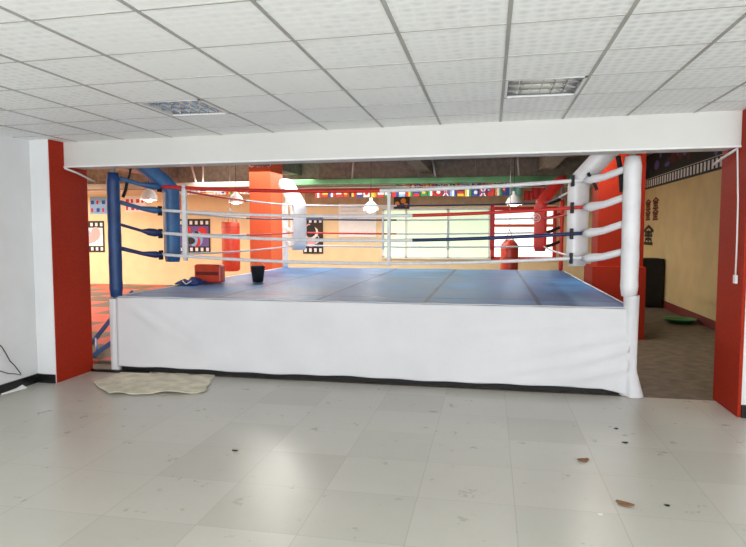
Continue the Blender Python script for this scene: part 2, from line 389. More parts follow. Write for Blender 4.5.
# cable tray hung from the ceiling
t = thing('cable_tray', 'long green and grey cable tray under the hall ceiling', 'cable tray', (-4, 16, 3.0))
bm = B(); box(bm, -5.5, 3.6, 15.95, 16.15, 2.98, 3.13); obj('tray', bm, M['green'], t, bevel=.01)
bm = B(); box(bm, -14, -5.5, 15.95, 16.15, 2.96, 3.1); obj('tray', bm, M['greyp'], t, bevel=.01)
for (px, py, qx, qy) in ((190, 160, 196, 181), (203, 160, 203, 182), (354, 156, 352, 178), (431, 155, 436, 173), (517, 150, 519, 176), (418, 155, 418, 176), (475, 155, 476, 176), (98, 165, 98, 183), (318, 155, 318, 178)):
    g = at(qx, qy, 'Y', 16.05); g2 = at(px, py, 'Y', 16.05); d = (g2 - g)
    g2 = g + d * ((HZ - g.z) / d.z); g.z = 3.1
    bm = B(); tube(bm, [g, g2], .028 if px in (190, 203, 354, 431, 517) else .008, 6); obj('hanger_rod', bm, M['wmetal'] if px in (190, 203, 354, 431, 517) else M['steel'], t)
# windows of the back wall
def window(n, x0, x1, z0, z1, xb, mframe, mpane, bar=.05):
    bm = B(); y = HYB - .01
    box(bm, x0, x1, y - .03, y, z0, z1); o = struct('window_%d' % n, bm, mpane)
    fr = B()
    for x in [x0] + xb + [x1]:
        box(fr, x - bar / 2, x + bar / 2, y - .07, y - .03, z0, z1)
    for z in (z0, z1): box(fr, x0 - bar / 2, x1 + bar / 2, y - .07, y - .03, z - bar / 2, z + bar / 2)
    obj('window_frame', fr, mframe, o); return o
window(1, -3.1, -.03, .95, 2.36, [-2.42, -1.2], M['wmetal'], M['pane'], .07)
w2 = window(2, .06, 1.75, .95, 2.36, [], M['rrope'], M['wpane'], .1)
bxo('window_rail', M['orange'], w2, .06, 1.75, HYB - .09, HYB - .07, 1.84, 1.92)
# pillars in the hall
t = thing('square_pillar', 'orange red square pillar with white letters behind the ring', 'pillar', (-5.2, 14.0, 0))
bxo('shaft', M['orange'], t, -5.79, -5.24, 14, 14.85, 0, HZ)
tx = bpy.data.curves.new('letters', 'FONT'); tx.body = 'ours'; tx.size = .32; tx.extrude = .004; tx.align_x = 'CENTER'
to = bpy.data.objects.new('painted_letters', tx); COL.objects.link(to); tx.materials.append(FM['white'])
to.parent = t; pt = at(259.5, 167, 'Y', 13.99); to.location = Vector((pt.x, 13.992, pt.z)) - Vector((-5.2, 14.0, 0)); to.rotation_euler = (PI / 2, 0, 0)
t = thing('square_pillar', 'dark red square pillar behind the white ring corner post', 'pillar', (2.0, 10.6, 0))
bxo('shaft', M['red'], t, 1.70, 2.40, 10.3, 10.9, 0, HZ)
bxo('plinth', M['red'], t, 1.60, 2.40, 10.1, 10.98, 0, 1.15)

# ------------------------------------------------------------------ the boxing ring
DZ = .905
R0 = thing('boxing_ring', 'boxing ring with blue canvas, white skirt and four padded corner posts', 'boxing ring', (-1.5, 9.7, 0))
bm = B(); box(bm, -4.47, 1.44, 6.64, 12.85, 0, .86); obj('platform_base', bm, M['mblack'], R0)
bm = B()
def cfn(u, v):
    x = -4.53 + 6.00 * u; y = 6.565 + 6.4 * v
    return (x, y, DZ + .004 * math.sin(x * 5 + y * 2) * math.sin(y * 3) + (.0 if 0 < u < 1 and 0 < v < 1 else -.012))
grid(bm, 80, 80, cfn)
obj('canvas', bm, M['canvas'], R0, solid=.02)
# front skirt with folds
def fold(x, z):
    d = .004 * math.sin(x * 2.1 + z * 1.5) + .004 * math.sin(x * 4.7 - z * 3)
    for (cx, cz, ang, w, a, ln) in ((1.0, .55, .22, .05, .020, .9), (.8, .34, .25, .045, .018, .8), (1.1, .22, .32, .05, .022, .7), (.6, .14, .2, .04, .014, .8), (1.0, .76, .12, .05, .012, 1.0), (1.2, .42, .35, .04, .016, .5),
                                    (-3.9, .6, -.5, .06, .010, .8), (-3.4, .45, -.6, .07, .010, .9), (-4.2, .8, -.7, .05, .010, .5), (-2.2, .5, -.4, .09, .008, 1.0), (-.7, .5, .25, .09, .006, 1.2)):
        dx, dz = x - cx, z - cz; p = -dx * math.sin(ang) + dz * math.cos(ang); q = dx * math.cos(ang) + dz * math.sin(ang)
        d += a * math.exp(-(p / w) ** 2 - (q / ln) ** 2)
    return d
bm = B()
def sfn(u, v):
    x = -4.44 + 5.86 * u
    lo = .072 + .006 * math.sin(x * 3) + .004 * math.sin(x * 11)
    if x > 1.15: lo -= (x - 1.15) * .2
    z = DZ - .0 - (DZ - lo) * v if v > 0 else DZ + .006
    y = 6.575 - .012 - fold(x, z) * min(1, v * 4) - .02 * v
    return (x, y, z)
grid(bm, 200, 44, sfn); obj('front_skirt', bm, M['skirt'], R0, solid=.004)
bm = B()
grid(bm, 120, 2, lambda u, v: (-4.52 + 5.97 * u, 6.556 + .06 * v, DZ + .014 + .002 * math.sin(u * 60)))
obj('skirt_hem', bm, M['skirt'], R0, solid=.006)
for sx, nm in ((-4.535, 'side_skirt'), (1.462, 'side_skirt')):
    bm = B(); s = -1 if sx < 0 else 1
    grid(bm, 80, 12, lambda u, v: (sx + s * (.012 * math.sin(u * 50) * v), 6.66 + 6.25 * u, DZ + .012 - (DZ - .05) * v)); obj(nm, bm, M['skirt'], R0, solid=.006)
# cloth wrapped around the two front post feet
bm = B()
def wrapL(u, v):
    a = 2 * PI * u; r = .058 + .004 * math.sin(a * 5 + v * 4)
    return (-4.492 + r * math.cos(a), 6.60 + r * math.sin(a), DZ - .01 - (DZ - .02) * v)
grid(bm, 28, 10, wrapL); obj('post_wrap', bm, M['skirt'], R0)
bm = B()
def wrapR(u, v):
    a = 2 * PI * u; r = .077 + .005 * math.sin(a * 3 + v * 5) - .012 * math.sin(PI * v) + (.07 * max(0, (v - .75)) / .25) * (1 if math.cos(a) > -.2 else .2)
    return (1.437 + r * math.cos(a), 6.60 + r * math.sin(a) * .9, 1.05 - 1.045 * v)
grid(bm, 36, 30, wrapR); obj('post_wrap', bm, M['skirt'], R0)

A = .38
CR = {'FL': (-4.465, 6.6, 1, 1), 'FR': (1.41, 6.6, -1, 1), 'BL': (-4.465, 12.8, 1, -1), 'BR': (1.41, 12.8, -1, -1)}
PM = {'FL': (M['bpad'], M['bpad2'], 'blue'), 'FR': (M['wpad'], M['wpad'], 'white'), 'BL': (M['wpad'], M['wpad'], 'white'), 'BR': (M['rpad'], M['rpad'], 'red')}
RZ = [2.27, 1.975, 1.69, 1.42]; PZ = [2.35, 2.06, 1.79, 1.50]
for k, (x, y, sx, sy) in CR.items():
    m1, m2, cn = PM[k]
    wp = {'FR': .087, 'FL': .076, 'BR': .045}.get(k, .065)
    bm = B(); tube(bm, [(x, y, 0.0), (x, y, 2.84)], .028, 12); post = obj('corner_post', bm, M['steel'], R0)
    top = {'FL': 2.41, 'FR': 2.465, 'BL': 2.35, 'BR': 2.35}[k]
    bm = B(); n = 14; zs = [1.04 + (top - 1.04) * i / n for i in range(n + 1)] if k == 'FR' else [DZ + .01 + (top - DZ - .01) * i / n for i in range(n + 1)]
    tube(bm, [(x, y, z) for z in zs], [(wp * (.86 if i in (0, n) else 1) + .002 * math.sin(i * 2.1)) for i in range(n + 1)], 20)
    pp = obj('post_padding', bm, m1, post); pp['label'] = cn + ' vinyl sleeve around the post'
    # cushion : down from the post head, bending over the rope corner
    cy_ = y + sy * (.54 if sy > 0 else .44)
    c = Vector((at(171.5, 215, 'Y', cy_).x if k == 'FL' else at(578, 215, 'Y', cy_).x if k == 'FR' else x + sx * .45, cy_, 0)); top3 = Vector((x + sx * .0, y + sy * .0, 2.80))
    pts = []
    knee = 2.26
    e1 = Vector((c.x, c.y, knee + .0)); 
    for i in range(9): pts.append(top3.lerp(e1 + (top3 - e1) * .13, i / 8))
    for i in range(1, 7):
        t_ = i / 7; p0 = e1 + (top3 - e1) * .13; p2 = e1 - Vector((0, 0, .07))
        pts.append(p0 * (1 - t_) ** 2 + e1 * 2 * t_ * (1 - t_) + p2 * t_ ** 2)
    for i in range(0, 9): pts.append(Vector((c.x, c.y, (knee - .07) + (1.32 - knee + .07) * i / 8)))
    w = {'FL': .25, 'FR': .27, 'BL': .34, 'BR': .27}[k]
    bm = B(); strip(bm, pts, (sx, -sy, 0), w, {'FL': .18, 'FR': .14, 'BL': .2, 'BR': .12}[k], rnd=.5)
    cu = obj('corner_cushion', bm, m2, R0); cu['label'] = cn + ' corner cushion bending up to the post head'
    # turnbuckle covers, two from each level
    for j in range(4):
        for q in (0, 1):
            e = Vector((x + sx * (A + (.03 if q == 0 else 0)), y + sy * (A + (.03 if q == 1 else 0)), RZ[j] - .012))
            s0 = Vector((x + sx * .05, y + sy * .05, PZ[j]))
            mid = (s0 + e) / 2 - Vector((0, 0, .02))
            if k == 'FL': rr = [.026, .026, .024, .024, .036, .044, .02]; mm = M['bpad2'] if j < 2 else M['nrope']
            elif k == 'FR': rr = [.036, .036, .038, .038, .042, .05, .026]; mm = M['wpad']
            elif k == 'BR': rr = [.03] * 7; mm = M['mblack'] if j != 1 else M['rpad']
            else: rr = [.035] * 7; mm = M['wpad']
            if k == 'FL' and j == 2: rr = [.018, .018, .018, .018, .045, .05, .02]
            P = [s0.lerp(mid, i / 3) for i in range(3)] + [mid.lerp(e, i / 3) for i in range(4)]
            if q == 1 and k in ('FL', 'FR'): rr = [r * .8 for r in rr]
            bm = B(); tube(bm, P, rr, 12); obj('turnbuckle_cover', bm, mm, R0)
    ya_ = y + A
    for j in range(4):     # black ties holding the ropes to the cushion
        bm = B(); cc = c - Vector((sx * .075, sy * .075, 0)) if sy > 0 else c + Vector((-sx * .08, -sy * .08, 0))
        xx = c.x; 
        bm2 = bm
        if k in ('FL', 'FR'): 
            xo = c.x + (-.07 if k == 'FL' else -.085); hw = .010 if k == 'FL' else .016
            box(bm2, xo - hw, xo + hw, ya_ - .04, ya_ + .05, RZ[j] - .07, RZ[j] + .05)
            obj('rope_tie', bm2, M['mblack'], R0, bevel=.006)
        else: bm.free()
# loose black straps at the front corners
def strap(px, py, qx, qy, yy, w=.02):
    a_, b_ = at(px, py, 'Y', yy), at(qx, qy, 'Y', yy); bm = B(); tube(bm, [a_, a_.lerp(b_, .5) + Vector((.01, 0, .0)), b_], w, 8); obj('strap', bm, M['mblack'], R0)
strap(131, 166, 127, 183, 6.83, .014); strap(127, 183, 123, 197, 6.8, .02)
strap(588, 173, 597, 190, 6.9, .017); strap(618, 156, 622, 192, 6.78, .026)
# ropes
xa, xb, ya, yb = -4.465 + A, 1.41 - A, 6.6 + A, 12.8 - A
def rope(p0, p1, sag, cols, split, r):
    n = 40; p0 = Vector(p0); p1 = Vector(p1)
    P = [p0.lerp(p1, i / n) - Vector((0, 0, sag * (1 - (2 * i / n - 1) ** 2))) for i in range(n + 1)]
    bm = B(); tube(bm, P, r, 10, mfn=lambda i: 0 if i / n < split else 1)
    o = obj('ring_rope', bm, [cols[0], cols[-1]], R0)
W_, R_, N_ = M['wrope'], M['rrope'], M['nrope']
for j, z in enumerate(RZ):
    rope((xa, ya, z), (xb, ya, z), .09, [(R_, W_), (W_, R_), (W_, N_), (W_, W_)][j], [.53, .62, .62, .5][j], [.023, .02, .021, .02][j])
    rope((xa, yb, z), (xb, yb, z), .03, [(W_, N_), (N_, W_), (R_, W_), (W_, W_)][j], .42, [.018, .018, .018, .018][j])
    rope((xa, ya, z), (xa, yb, z), .04, [(M['rrope'], W_), (W_, N_), (W_, R_), (W_, W_)][j], .5, .015)
    rope((xb, ya, z), (xb, yb, z), .04, [(W_, N_), (R_, R_), (N_, N_), (W_, W_)][j], .5, .015)
def spacer(px, ztop, zbot, side, w=.05, mm='wrope'):
    g = at(px, 210, 'Y', ya) if side == 'f' else at(px, 210, 'Y', yb)
    y = ya if side == 'f' else yb
    bm = B(); strip(bm, [(g.x, y, zbot + (ztop - zbot) * i / 10) for i in range(11)], (1, 0, 0), w, .05)
    obj('spacer_strap', bm, M[mm], R0)
spacer(184.5, 2.29, 1.34, 'f', .062); spacer(389, 2.2, 1.3, 'f', .04)
spacer(383, 2.05, 1.34, 'b', .04); spacer(492.5, 2.24, 1.34, 'b', .09, 'rrope'); spacer(448, 1.95, 1.34, 'b', .045)
# emblem on the red cushion and studs on the red post
bm = B(); c = Vector((1.41 - .5, 12.8 - .5, 2.0))
for (rad, th) in ((.075, .02), (.035, .014)):
    tube(bm, [c + Vector((-.035 + math.cos(a * PI / 12) * rad, -.03, math.sin(a * PI / 12) * rad - .02)) for a in range(25)], th / 2, 6)
obj('emblem', bm, FM['white'], R0)

# ------------------------------------------------------------------ things on and round the ring
# blue crumpled cloth on the deck edge
c = at(188, 284, 'Z', DZ + .02)
bm = B()
rnd = random.Random(3)
grid(bm, 16, 12, lambda u, v: (c.x - .13 + .3 * u + .02 * math.sin(v * 9), c.y - .15 + .45 * v, DZ + .03 + .075 * abs(math.sin(u * 5 + v * 3)) * math.sin(PI * v) ** .5 * math.sin(PI * u) ** .5 + .02 * math.sin(u * 17) * math.sin(v * 13)))
t = thing('hand_wrap', 'crumpled blue cloth lying on the left edge of the ring canvas', 'cloth', (c.x, c.y, DZ + .01))
obj('cloth', bm, M['blueclo'], t, solid=.02)
bm = B(); tube(bm, [(c.x + .0, c.y - .16, DZ + .08), (c.x + .06, c.y - .17, DZ + .03), (c.x + .13, c.y - .14, DZ + .08)], .009, 6); obj('white_edge', bm, M['paper'], t)
# red strike pad
t = thing('strike_pad', 'red rectangular strike pad standing on the ring canvas by the left ropes', 'strike pad', (-4.0, 8.7, DZ + .01))
bm = B(); x0 = at(194, 283, 'Y', 8.55).x; x1 = at(221, 283, 'Y', 8.55).x; box(bm, x0, x1, 8.55, 8.72, DZ + .02, DZ + .30); obj('body', bm, M['redbag'], t, bevel=.03)
bm = B(); box(bm, x0 + .04, x1 - .04, 8.54, 8.553, DZ + .14, DZ + .19); obj('webbing_band', bm, M['dkred'], t)
# dark bucket
c = at(255, 282.5, 'Z', DZ + .02)
t = thing('bucket', 'dark bucket standing on the ring canvas right of the red pad', 'bucket', (c.x, c.y + .12, DZ + .01))
bm = B(); lathe(bm, (c.x, c.y + .12, DZ + .02), [(0, 0), (.08, 0), (.11, .24), (.115, .25), (.1, .24), (.075, .02), (0, .02)]); obj('body', bm, M['darkp'] if 'darkp' in M else M['mblack'], t)
bm = B(); tube(bm, [(c.x + .11 * math.cos(a * PI / 10), c.y + .12, DZ + .26 + .08 * math.sin(a * PI / 10)) for a in range(11)], .005, 6); obj('handle', bm, M['steel'], t)
# blue steps on the left of the ring
t = thing('ring_steps', 'blue steel steps leaning against the left side of the ring', 'steps', (-5.1, 7.6, 0))
ends = []
for (a, b_, yy) in (((92, 343), (108, 323), 7.95), ((92, 357), (108, 345), 7.15)):
    p0 = at(*a, 'Y', yy); p1 = at(*b_, 'Y', yy); d = p1 - p0; lo = p0 - d * ((p0.z - .03) / d.z); hi = p0 + d * min((-4.57 - p0.x) / d.x, (.84 - p0.z) / d.z); ends.append((lo, hi))
    w_ = Vector((0, .02, 0)); h_ = Vector((-d.z, 0, d.x)).normalized() * .026
    bm = B(); quad_box(bm, [lo - w_ - h_, hi - w_ - h_, hi + w_ - h_, lo + w_ - h_, lo - w_ + h_, hi - w_ + h_, hi + w_ + h_, lo + w_ + h_]); obj('stringer', bm, M['bluem'], t)
for k in (.12, .78, .95):
    p0 = ends[0][0].lerp(ends[0][1], k); p1 = ends[1][0].lerp(ends[1][1], k); bm = B(); tube(bm, [p0, p1], .018, 8); obj('rung', bm, M['bluem'], t)
# dust sheet on the floor
P = [at(95, 377, 'Z', 0), at(217, 372, 'Z', 0), at(205, 392, 'Z', 0), at(108, 394, 'Z', 0)]
P = [at(93, 382, 'Z', 0), at(108, 394, 'Z', 0), at(204, 391, 'Z', 0), at(216.5, 372.5, 'Z', 0), at(137, 371, 'Z', 0)]
bm = B()
def shf(u, v):
    q0, q1, q2 = at(109, 396, 'Z', 0), at(92, 383, 'Z', 0), at(130, 370, 'Z', 0)
    l = q0.lerp(q1, v / .45) if v < .45 else q1.lerp(q2, (v - .45) / .55)
    r = at(204, 393.5, 'Z', 0).lerp(at(217.5, 372, 'Z', 0), v)
    p = l.lerp(r, u)
    e = math.exp(-v * 5) 
    return (p.x + .01 * math.sin(v * 20), min(p.y + .02 * math.sin(u * 14) * e, 6.56), .006 + .013 * e * (1 + math.sin(u * 11 + 1)) / 1.2 + .005 * (1 + math.sin(u * 23 + v * 9) * math.sin(v * 14 + u * 5)))
grid(bm, 60, 24, shf); c = at(160, 382, 'Z', 0)
tag(obj('dust_sheet', bm, M['sheet'], base=(c.x, c.y, 0), solid=.003), 'wrinkled beige sheet on the floor in front of the white ring skirt', 'sheet')
# scraps of litter
def scrap(name, px, py, w, l, label, mm, rot=0, curl=.01):
    c = at(px, py, 'Z', 0); bm = B(); ca, sa = math.cos(rot), math.sin(rot)
    def fn(u, v):
        a = (u - .5) * l; b = (v - .5) * w * math.sin(PI * (u * .84 + .08)); return (c.x + a * ca - b * sa, c.y + a * sa + b * ca, .004 + curl * (4 * (u - .5) ** 2 + (v - .5) ** 2))
    grid(bm, 10, 6, fn); return tag(obj(name, bm, mm, base=(c.x, c.y, 0), solid=.003), label, 'litter')
scrap('dry_leaf', 583, 461, .07, .09, 'small brown leaf scrap on the floor nearer the ring', M['leaf'], .4)
scrap('dry_leaf', 625, 505, .07, .11, 'larger brown leaf scrap nearest the camera on the floor', M['leaf'], -.5)
scrap('dark_crumb', 616, 429, .04, .035, 'black crumb on the floor closest to the right end of the ring', M['mblack'], .2, .003)
scrap('dark_crumb', 625, 443, .035, .05, 'black crumb beside a pale thread on the right floor', M['mblack'], .1, .003)
scrap('dark_crumb', 667, 506, .025, .03, 'tiny black crumb right of the larger brown leaf', M['mblack'], .1, .003)
scrap('dark_crumb', 235, 451, .025, .05, 'dark chip on the floor left of the light reflection', M['mblack'], 0, .003)
scrap('paper_scrap', 600, 515, .03, .03, 'tiny white paper scrap left of the larger brown leaf', M['paper'], 0, .003)
# folded paper by the left skirting board
bm = B(); c = at(10, 391, 'Z', 0)
quad_box(bm, [(c.x - .1, c.y - .15, .0), (c.x + .04, c.y - .15, .0), (c.x + .08, c.y + .15, .0), (c.x - .03, c.y + .15, .0), (c.x - .1, c.y - .15, .035), (c.x + .03, c.y - .15, .01), (c.x + .07, c.y + .15, .01), (c.x - .03, c.y + .15, .06)])
tag(obj('cardboard_piece', bm, M['paper'], base=(c.x, c.y, 0)), 'pale piece of board on the floor against the left black skirting', 'board')
# cable on left wall
bm = B(); tube(bm, [at(-4, 342, 'X', XL + .012), at(2, 347, 'X', XL + .012), at(5, 352, 'X', XL + .012), at(10, 361, 'X', XL + .014), at(15, 366, 'X', XL + .02), at(21, 374, 'X', XL + .025)], .005, 6)
c = at(5, 352, 'X', XL)
tag(obj('cable', bm, M['mblack'], base=c), 'thin black cable drooping on the left white wall', 'cable')
bm = B(); tube(bm, [at(0, 371, 'X', XL + .012), at(8, 373.5, 'X', XL + .012), at(16, 374, 'X', XL + .014), at(21, 375, 'X', XL + .02)], .004, 6)
tag(obj('cable', bm, M['mblack'], base=at(8, 373, 'X', XL)), 'thin black cable just above the left skirting board', 'cable')
# green basin
c = at(690, 323, 'Z', 0); bm = B(); lathe(bm, (min(c.x, 3.5), c.y, .005), [(0, 0), (.2, 0), (.28, .07), (.3, .075), (.27, .065), (.19, .012), (0, .012)], 24)
tag(obj('basin', bm, M['basin'], base=(c.x, c.y, 0)), 'shallow green basin on the floor by the ochre wall', 'basin')
# dark cabinet at the end of the right wall
t = thing('equipment_cabinet', 'black cabinet against the far end of the ochre wall', 'cabinet', (3.4, 14.9, 0))
bxo('body', M['mblack'], t, 2.95, 3.82, 14.5, 15.1, .02, 1.1, bevel=.01)
bxo('door', M['mblack'], t, 2.97, 3.38, 14.48, 14.5, .1, 1.06); bxo('door', M['mblack'], t, 3.40, 3.80, 14.48, 14.5, .1, 1.06)

# ------------------------------------------------------------------ punching bags
def bag(x, y, ztop, zbot, r, label, topround=False):
    t = thing('punching_bag', label, 'punching bag', (x, y, zbot), 'hanging punching bags')
    prof = [(0, 0), (r * .8, .0), (r, .04)] + [(r, .04 + (ztop - zbot - .08) * i / 4) for i in range(1, 5)] + ([(r * .9, ztop - zbot), (r * .5, ztop - zbot + r * .5), (0, ztop - zbot + r * .6)] if topround else [(r * .92, ztop - zbot), (0, ztop - zbot)])
    bm = B(); lathe(bm, (x, y, zbot), prof, 24); obj('bag_body', bm, M['redbag'], t)
    bm = B()
    for k in range(4):
        a = PI / 4 + k * PI / 2; tube(bm, [(x + r * .85 * math.cos(a), y + r * .85 * math.sin(a), ztop - .01), (x, y, ztop + .34)], .01, 6)
    obj('chain', bm, M['steel'], t)
    bm = B(); tube(bm, [(x, y, ztop + .33), (x, y, HZ + .01)], .008, 6); obj('hanging_chain', bm, M['steel'], t)
    for zz in (ztop - .12, ztop - .3):
        bm = B(); tube(bm, [(x + (r + .002) * math.cos(a * PI / 12), y + (r + .002) * math.sin(a * PI / 12), zz) for a in range(25)], .006, 6); obj('band', bm, M['dkred'], t)
bag(-6.2, 13.8, 1.94, .75, .215, 'red punching bag hanging on chains left of the orange pillar')
bag(.43, 14.2, 1.42, .55, .2, 'red round-topped punching bag hanging left of the red corner post', True)

# ------------------------------------------------------------------ lamps
def pendant(px, py, y, label, r=.2):
    c = at(px, py, 'Y', y); t = thing('pendant_lamp', label, 'lamp', c, 'lit pendant lamps')
    bm = B(); lathe(bm, c, [(r, -.02), (r * .98, .03), (r * .75, .13), (r * .35, .2), (.04, .22), (.035, .3), (0, .3)], 24); obj('lamp_shade', bm, M['dome'], t, solid=.004)
    bm = B(); lathe(bm, (c.x, c.y, c.z - .06), [(0, 0), (.06, .01), (.085, .06), (.07, .12), (.03, .17), (0, .17)], 16); obj('bulb', bm, M['lamp'], t)
    bm = B(); tube(bm, [c + Vector((0, 0, .28)), Vector((c.x, c.y, HZ + .01))], .006, 6); obj('cord', bm, M['mblack'], t)
pendant(149, 199, 11.5, 'lit pendant lamp glaring beside the blue corner cushion', .17)
pendant(236, 202, 15, 'lit pendant lamp above the red bag left of the orange pillar')
pendant(371, 210, 15, 'lit white dome lamp above the white board', .2)
pendant(514, 204, 15, 'lit white lamp between the flags and the red corner cushion', .2)
def fixture(x, y, label):
    t = thing('fluorescent_light', label, 'ceiling light', (x, y, 3.45), 'hall fluorescent lights')
    bxo('housing', M['wmetal'], t, x - .07, x + .07, y - .62, y + .62, 3.2, 3.26)
    bm = B(); tube(bm, [(x, y - .58, 3.17), (x, y + .58, 3.17)], .022, 10); obj('tube_lamp', bm, M['fluo'], t)
    for yy in (y - .4, y + .4):
        bm = B(); tube(bm, [(x, yy, 3.25), (x, yy, HZ + .01)], .006, 6); obj('hanger', bm, M['steel'], t)
for i, (x, y) in enumerate(((-3.4, 9.3), (-4.2, 11.8), (1.5, 9.7), (.2, 9.3), (-7.6, 7.9), (-10.6, 7.9))): fixture(x, y, 'lit fluorescent tube hanging from the hall ceiling behind the beam')

# ------------------------------------------------------------------ posters, boards and flags on the far wall
def film_poster(px0, px1, py0, z1, cols, label):
    x0 = at(px0, py0, 'Y', HYB).x; x1 = at(px1, py0, 'Y', HYB).x; zt = at((px0 + px1) / 2, py0, 'Y', HYB).z
    y = HYB - .025; t = thing('film_poster', label, 'poster', ((x0 + x1) / 2, HYB, z1))
    bxo('board', FM['black'], t, x0, x1, y, y + .02, z1, zt)
    bm = B(); n = max(4, int((x1 - x0) / .17))
    for k in range(n):
        xx = x0 + (x1 - x0) * (k + .25) / n
        for zz in (zt - .17, z1 + .05): box(bm, xx, xx + (x1 - x0) / n * .5, y - .004, y, zz, zz + .11, len(cols))
    rnd = random.Random(px0)
    box(bm, x0 + .04, x1 - .04, y - .004, y, z1 + .2, zt - .22, 0)
    for k in range(9):
        a = x0 + .06 + rnd.random() * (x1 - x0 - .4); b_ = z1 + .22 + rnd.random() * (zt - z1 - .75)
        c_ = Vector((a + .12, y - .005, b_ + .12)); r1, r2 = .08 + rnd.random() * .1, .08 + rnd.random() * .15
        vs = [bm.verts.new((c_.x + r1 * math.cos(q * PI / 5), c_.y - .0005 * k, c_.z + r2 * math.sin(q * PI / 5))) for q in range(10)]
        f = bm.faces.new(vs); f.material_index = 1 + k % (len(cols) - 1)
    obj('printed_film', bm, [FM[c] for c in cols] + [FM['white']], t)
film_poster(80, 104, 221, 1.05, ['white', 'pink', 'lightblue'], 'film strip framed pale poster on the far wall left of the blue post')
film_poster(178, 210, 219, 1.05, ['purple', 'red', 'lightblue', 'black'], 'film strip framed purple and red poster right of the blue cushion')
film_poster(303, 323, 217, 1.05, ['darkbrown', 'pink', 'white', 'black'], 'film strip framed dark poster right of the white corner cushion')
# white notice board
t = thing('notice_board', 'white notice board with faint grey lines on the far wall', 'board', (-3.9, HYB, 1.5))
bxo('panel', M['paper'], t, -4.45, -3.32, HYB - .034, HYB - .004, 1.55, 2.52)
bm = B()
for i in range(4): box(bm, -4.38, -4.38 + (.5 if i % 2 else .62), HYB - .039, HYB - .034, 2.42 - i * .11, 2.435 - i * .11)
obj('printed_lines', bm, M['steel'], t)
# portrait picture below the flags
t = thing('picture', 'small picture of brown and white shapes hanging below the flags', 'picture', (-2.5, HYB, 2.35))
bxo('panel', FM['darkbrown'], t, -2.78, -2.32, HYB - .09, HYB - .07, 2.37, 2.72)
bm = B()
for (a, b_, r1) in ((-2.68, 2.52, .07), (-2.5, 2.6, .08), (-2.42, 2.48, .06)):
    bm.faces.new([bm.verts.new((a + r1 * math.cos(q * PI / 6), HYB - .094, b_ + r1 * math.sin(q * PI / 6))) for q in range(12)])
obj('printed_shapes', bm, FM['orange'], t)
# red lettered posters left
bm_l = [(125, 146, 196, 212, 'white', 'red'), (176, 186, 195, 211, 'orange', 'red'), (90, 107, 197, 214, 'lightblue', 'red')]
for i, (a, b_, c_, d_, m1, m2) in enumerate(bm_l):
    p0 = at(a, c_, 'Y', HYB); p1 = at(b_, d_, 'Y', HYB)
    t = thing('wall_poster', ['pale poster with red marks behind the left lamp', 'small orange poster right of the blue corner cushion', 'row of small blue and red flags printed on paper left of the blue post'][i], 'poster', ((p0.x + p1.x) / 2, HYB, p1.z))
    bm = B(); box(bm, p0.x, p1.x, HYB - .015, HYB - .002, p1.z, p0.z, 2); n = max(2, int((p1.x - p0.x) / .16))
    for k in range(n):
        for r_ in range(2):
            xx = p0.x + (p1.x - p0.x) * (k + .2) / n; zz = p1.z + (p0.z - p1.z) * (.12 + .45 * r_)
            box(bm, xx, xx + .07 + .04 * ((k + r_) % 2), HYB - .02, HYB - .015, zz, zz + .12, (k + r_) % 2)
    obj('printed_sheet', bm, [FM[m2], FM['blue' if i == 2 else 'red'], FM[m1]], t)

SPEC = [('v', 'red', 'white', 'red'), ('h', 'red', 'yellow', 'red'), ('v', 'blue', 'white', 'red'), ('h', 'green', 'white', 'red'), ('o', 'red', 'yellow'), ('v', 'black', 'yellow', 'red'),
 ('h', 'red', 'white', 'blue'), ('o', 'white', 'red'), ('v', 'yellow', 'yellow', 'orange'), ('h', 'red', 'white', 'red'), ('h', 'orange', 'white', 'green'), ('v', 'red', 'red', 'blue'), ('h', 'lightblue', 'white', 'lightblue'), ('v', 'red', 'yellow', 'green'),
 ('h', 'white', 'blue', 'red'), ('o', 'green', 'yellow'), ('v', 'green', 'white', 'red'), ('o', 'red', 'white'), ('x', 'blue', 'white', 'red'), ('v', 'lightblue', 'white', 'blue'), ('h', 'black', 'red', 'yellow'), ('v', 'yellow', 'white', 'green'),
 ('o', 'blue', 'white'), ('x', 'red', 'white', 'blue'), ('c', 'red', 'blue', 'white'), ('v', 'orange', 'white', 'green'), ('c', 'blue', 'red', 'white')]
def flag(x, z, y, sp, label, w=.165, h=.2):
    k, cs = sp[0], sp[1:]; bm = B(); T = .006
    def bx(a, b_, c_, d_, mi, f=0): box(bm, x - w / 2 + w * a, x - w / 2 + w * b_, y - T - f, y, z - h / 2 + h * c_, z - h / 2 + h * d_, mi)
    if k == 'v':
        for i in range(3): bx(i / 3, (i + 1) / 3, 0, 1, i)
    elif k == 'h':
        for i in range(3): bx(0, 1, 1 - (i + 1) / 3, 1 - i / 3, i)
    elif k == 'c': bx(0, 1, 0, 1, 0); bx(0, .45, .5, 1, 1, .002); bx(.1, .3, .68, .84, 2, .004)
    else:
        bx(0, 1, 0, 1, 0)
        if k == 'o': tube(bm, [(x, y - T - .004, z), (x, y - T, z)], .05, 12, 1)
        else:
            for s in (-1, 1):
                v = [bm.verts.new((x + s * (-w / 2 + d), y - T - .002, z - h / 2 + e)) for d, e in ((0, 0), (.035, 0), (w, h), (w - .035, h))]; bm.faces.new(v).material_index = 1
            bx(.43, .57, 0, 1, 2, .004); bx(0, 1, .43, .57, 2, .004)
    pat = {'v': 'upright striped', 'h': 'level striped', 'c': 'cantoned', 'o': 'disc', 'x': 'crossed'}[k]
    o = obj('bunting_flag', bm, [FM[c_] for c_ in cs], base=(x, y, z + h / 2)); tag(o, label % ('-'.join(cs), pat), 'flag', 'flags on strings under the cable tray')
    o.rotation_euler = (0, 0, random.uniform(-.25, .25))
YFL = 16.0
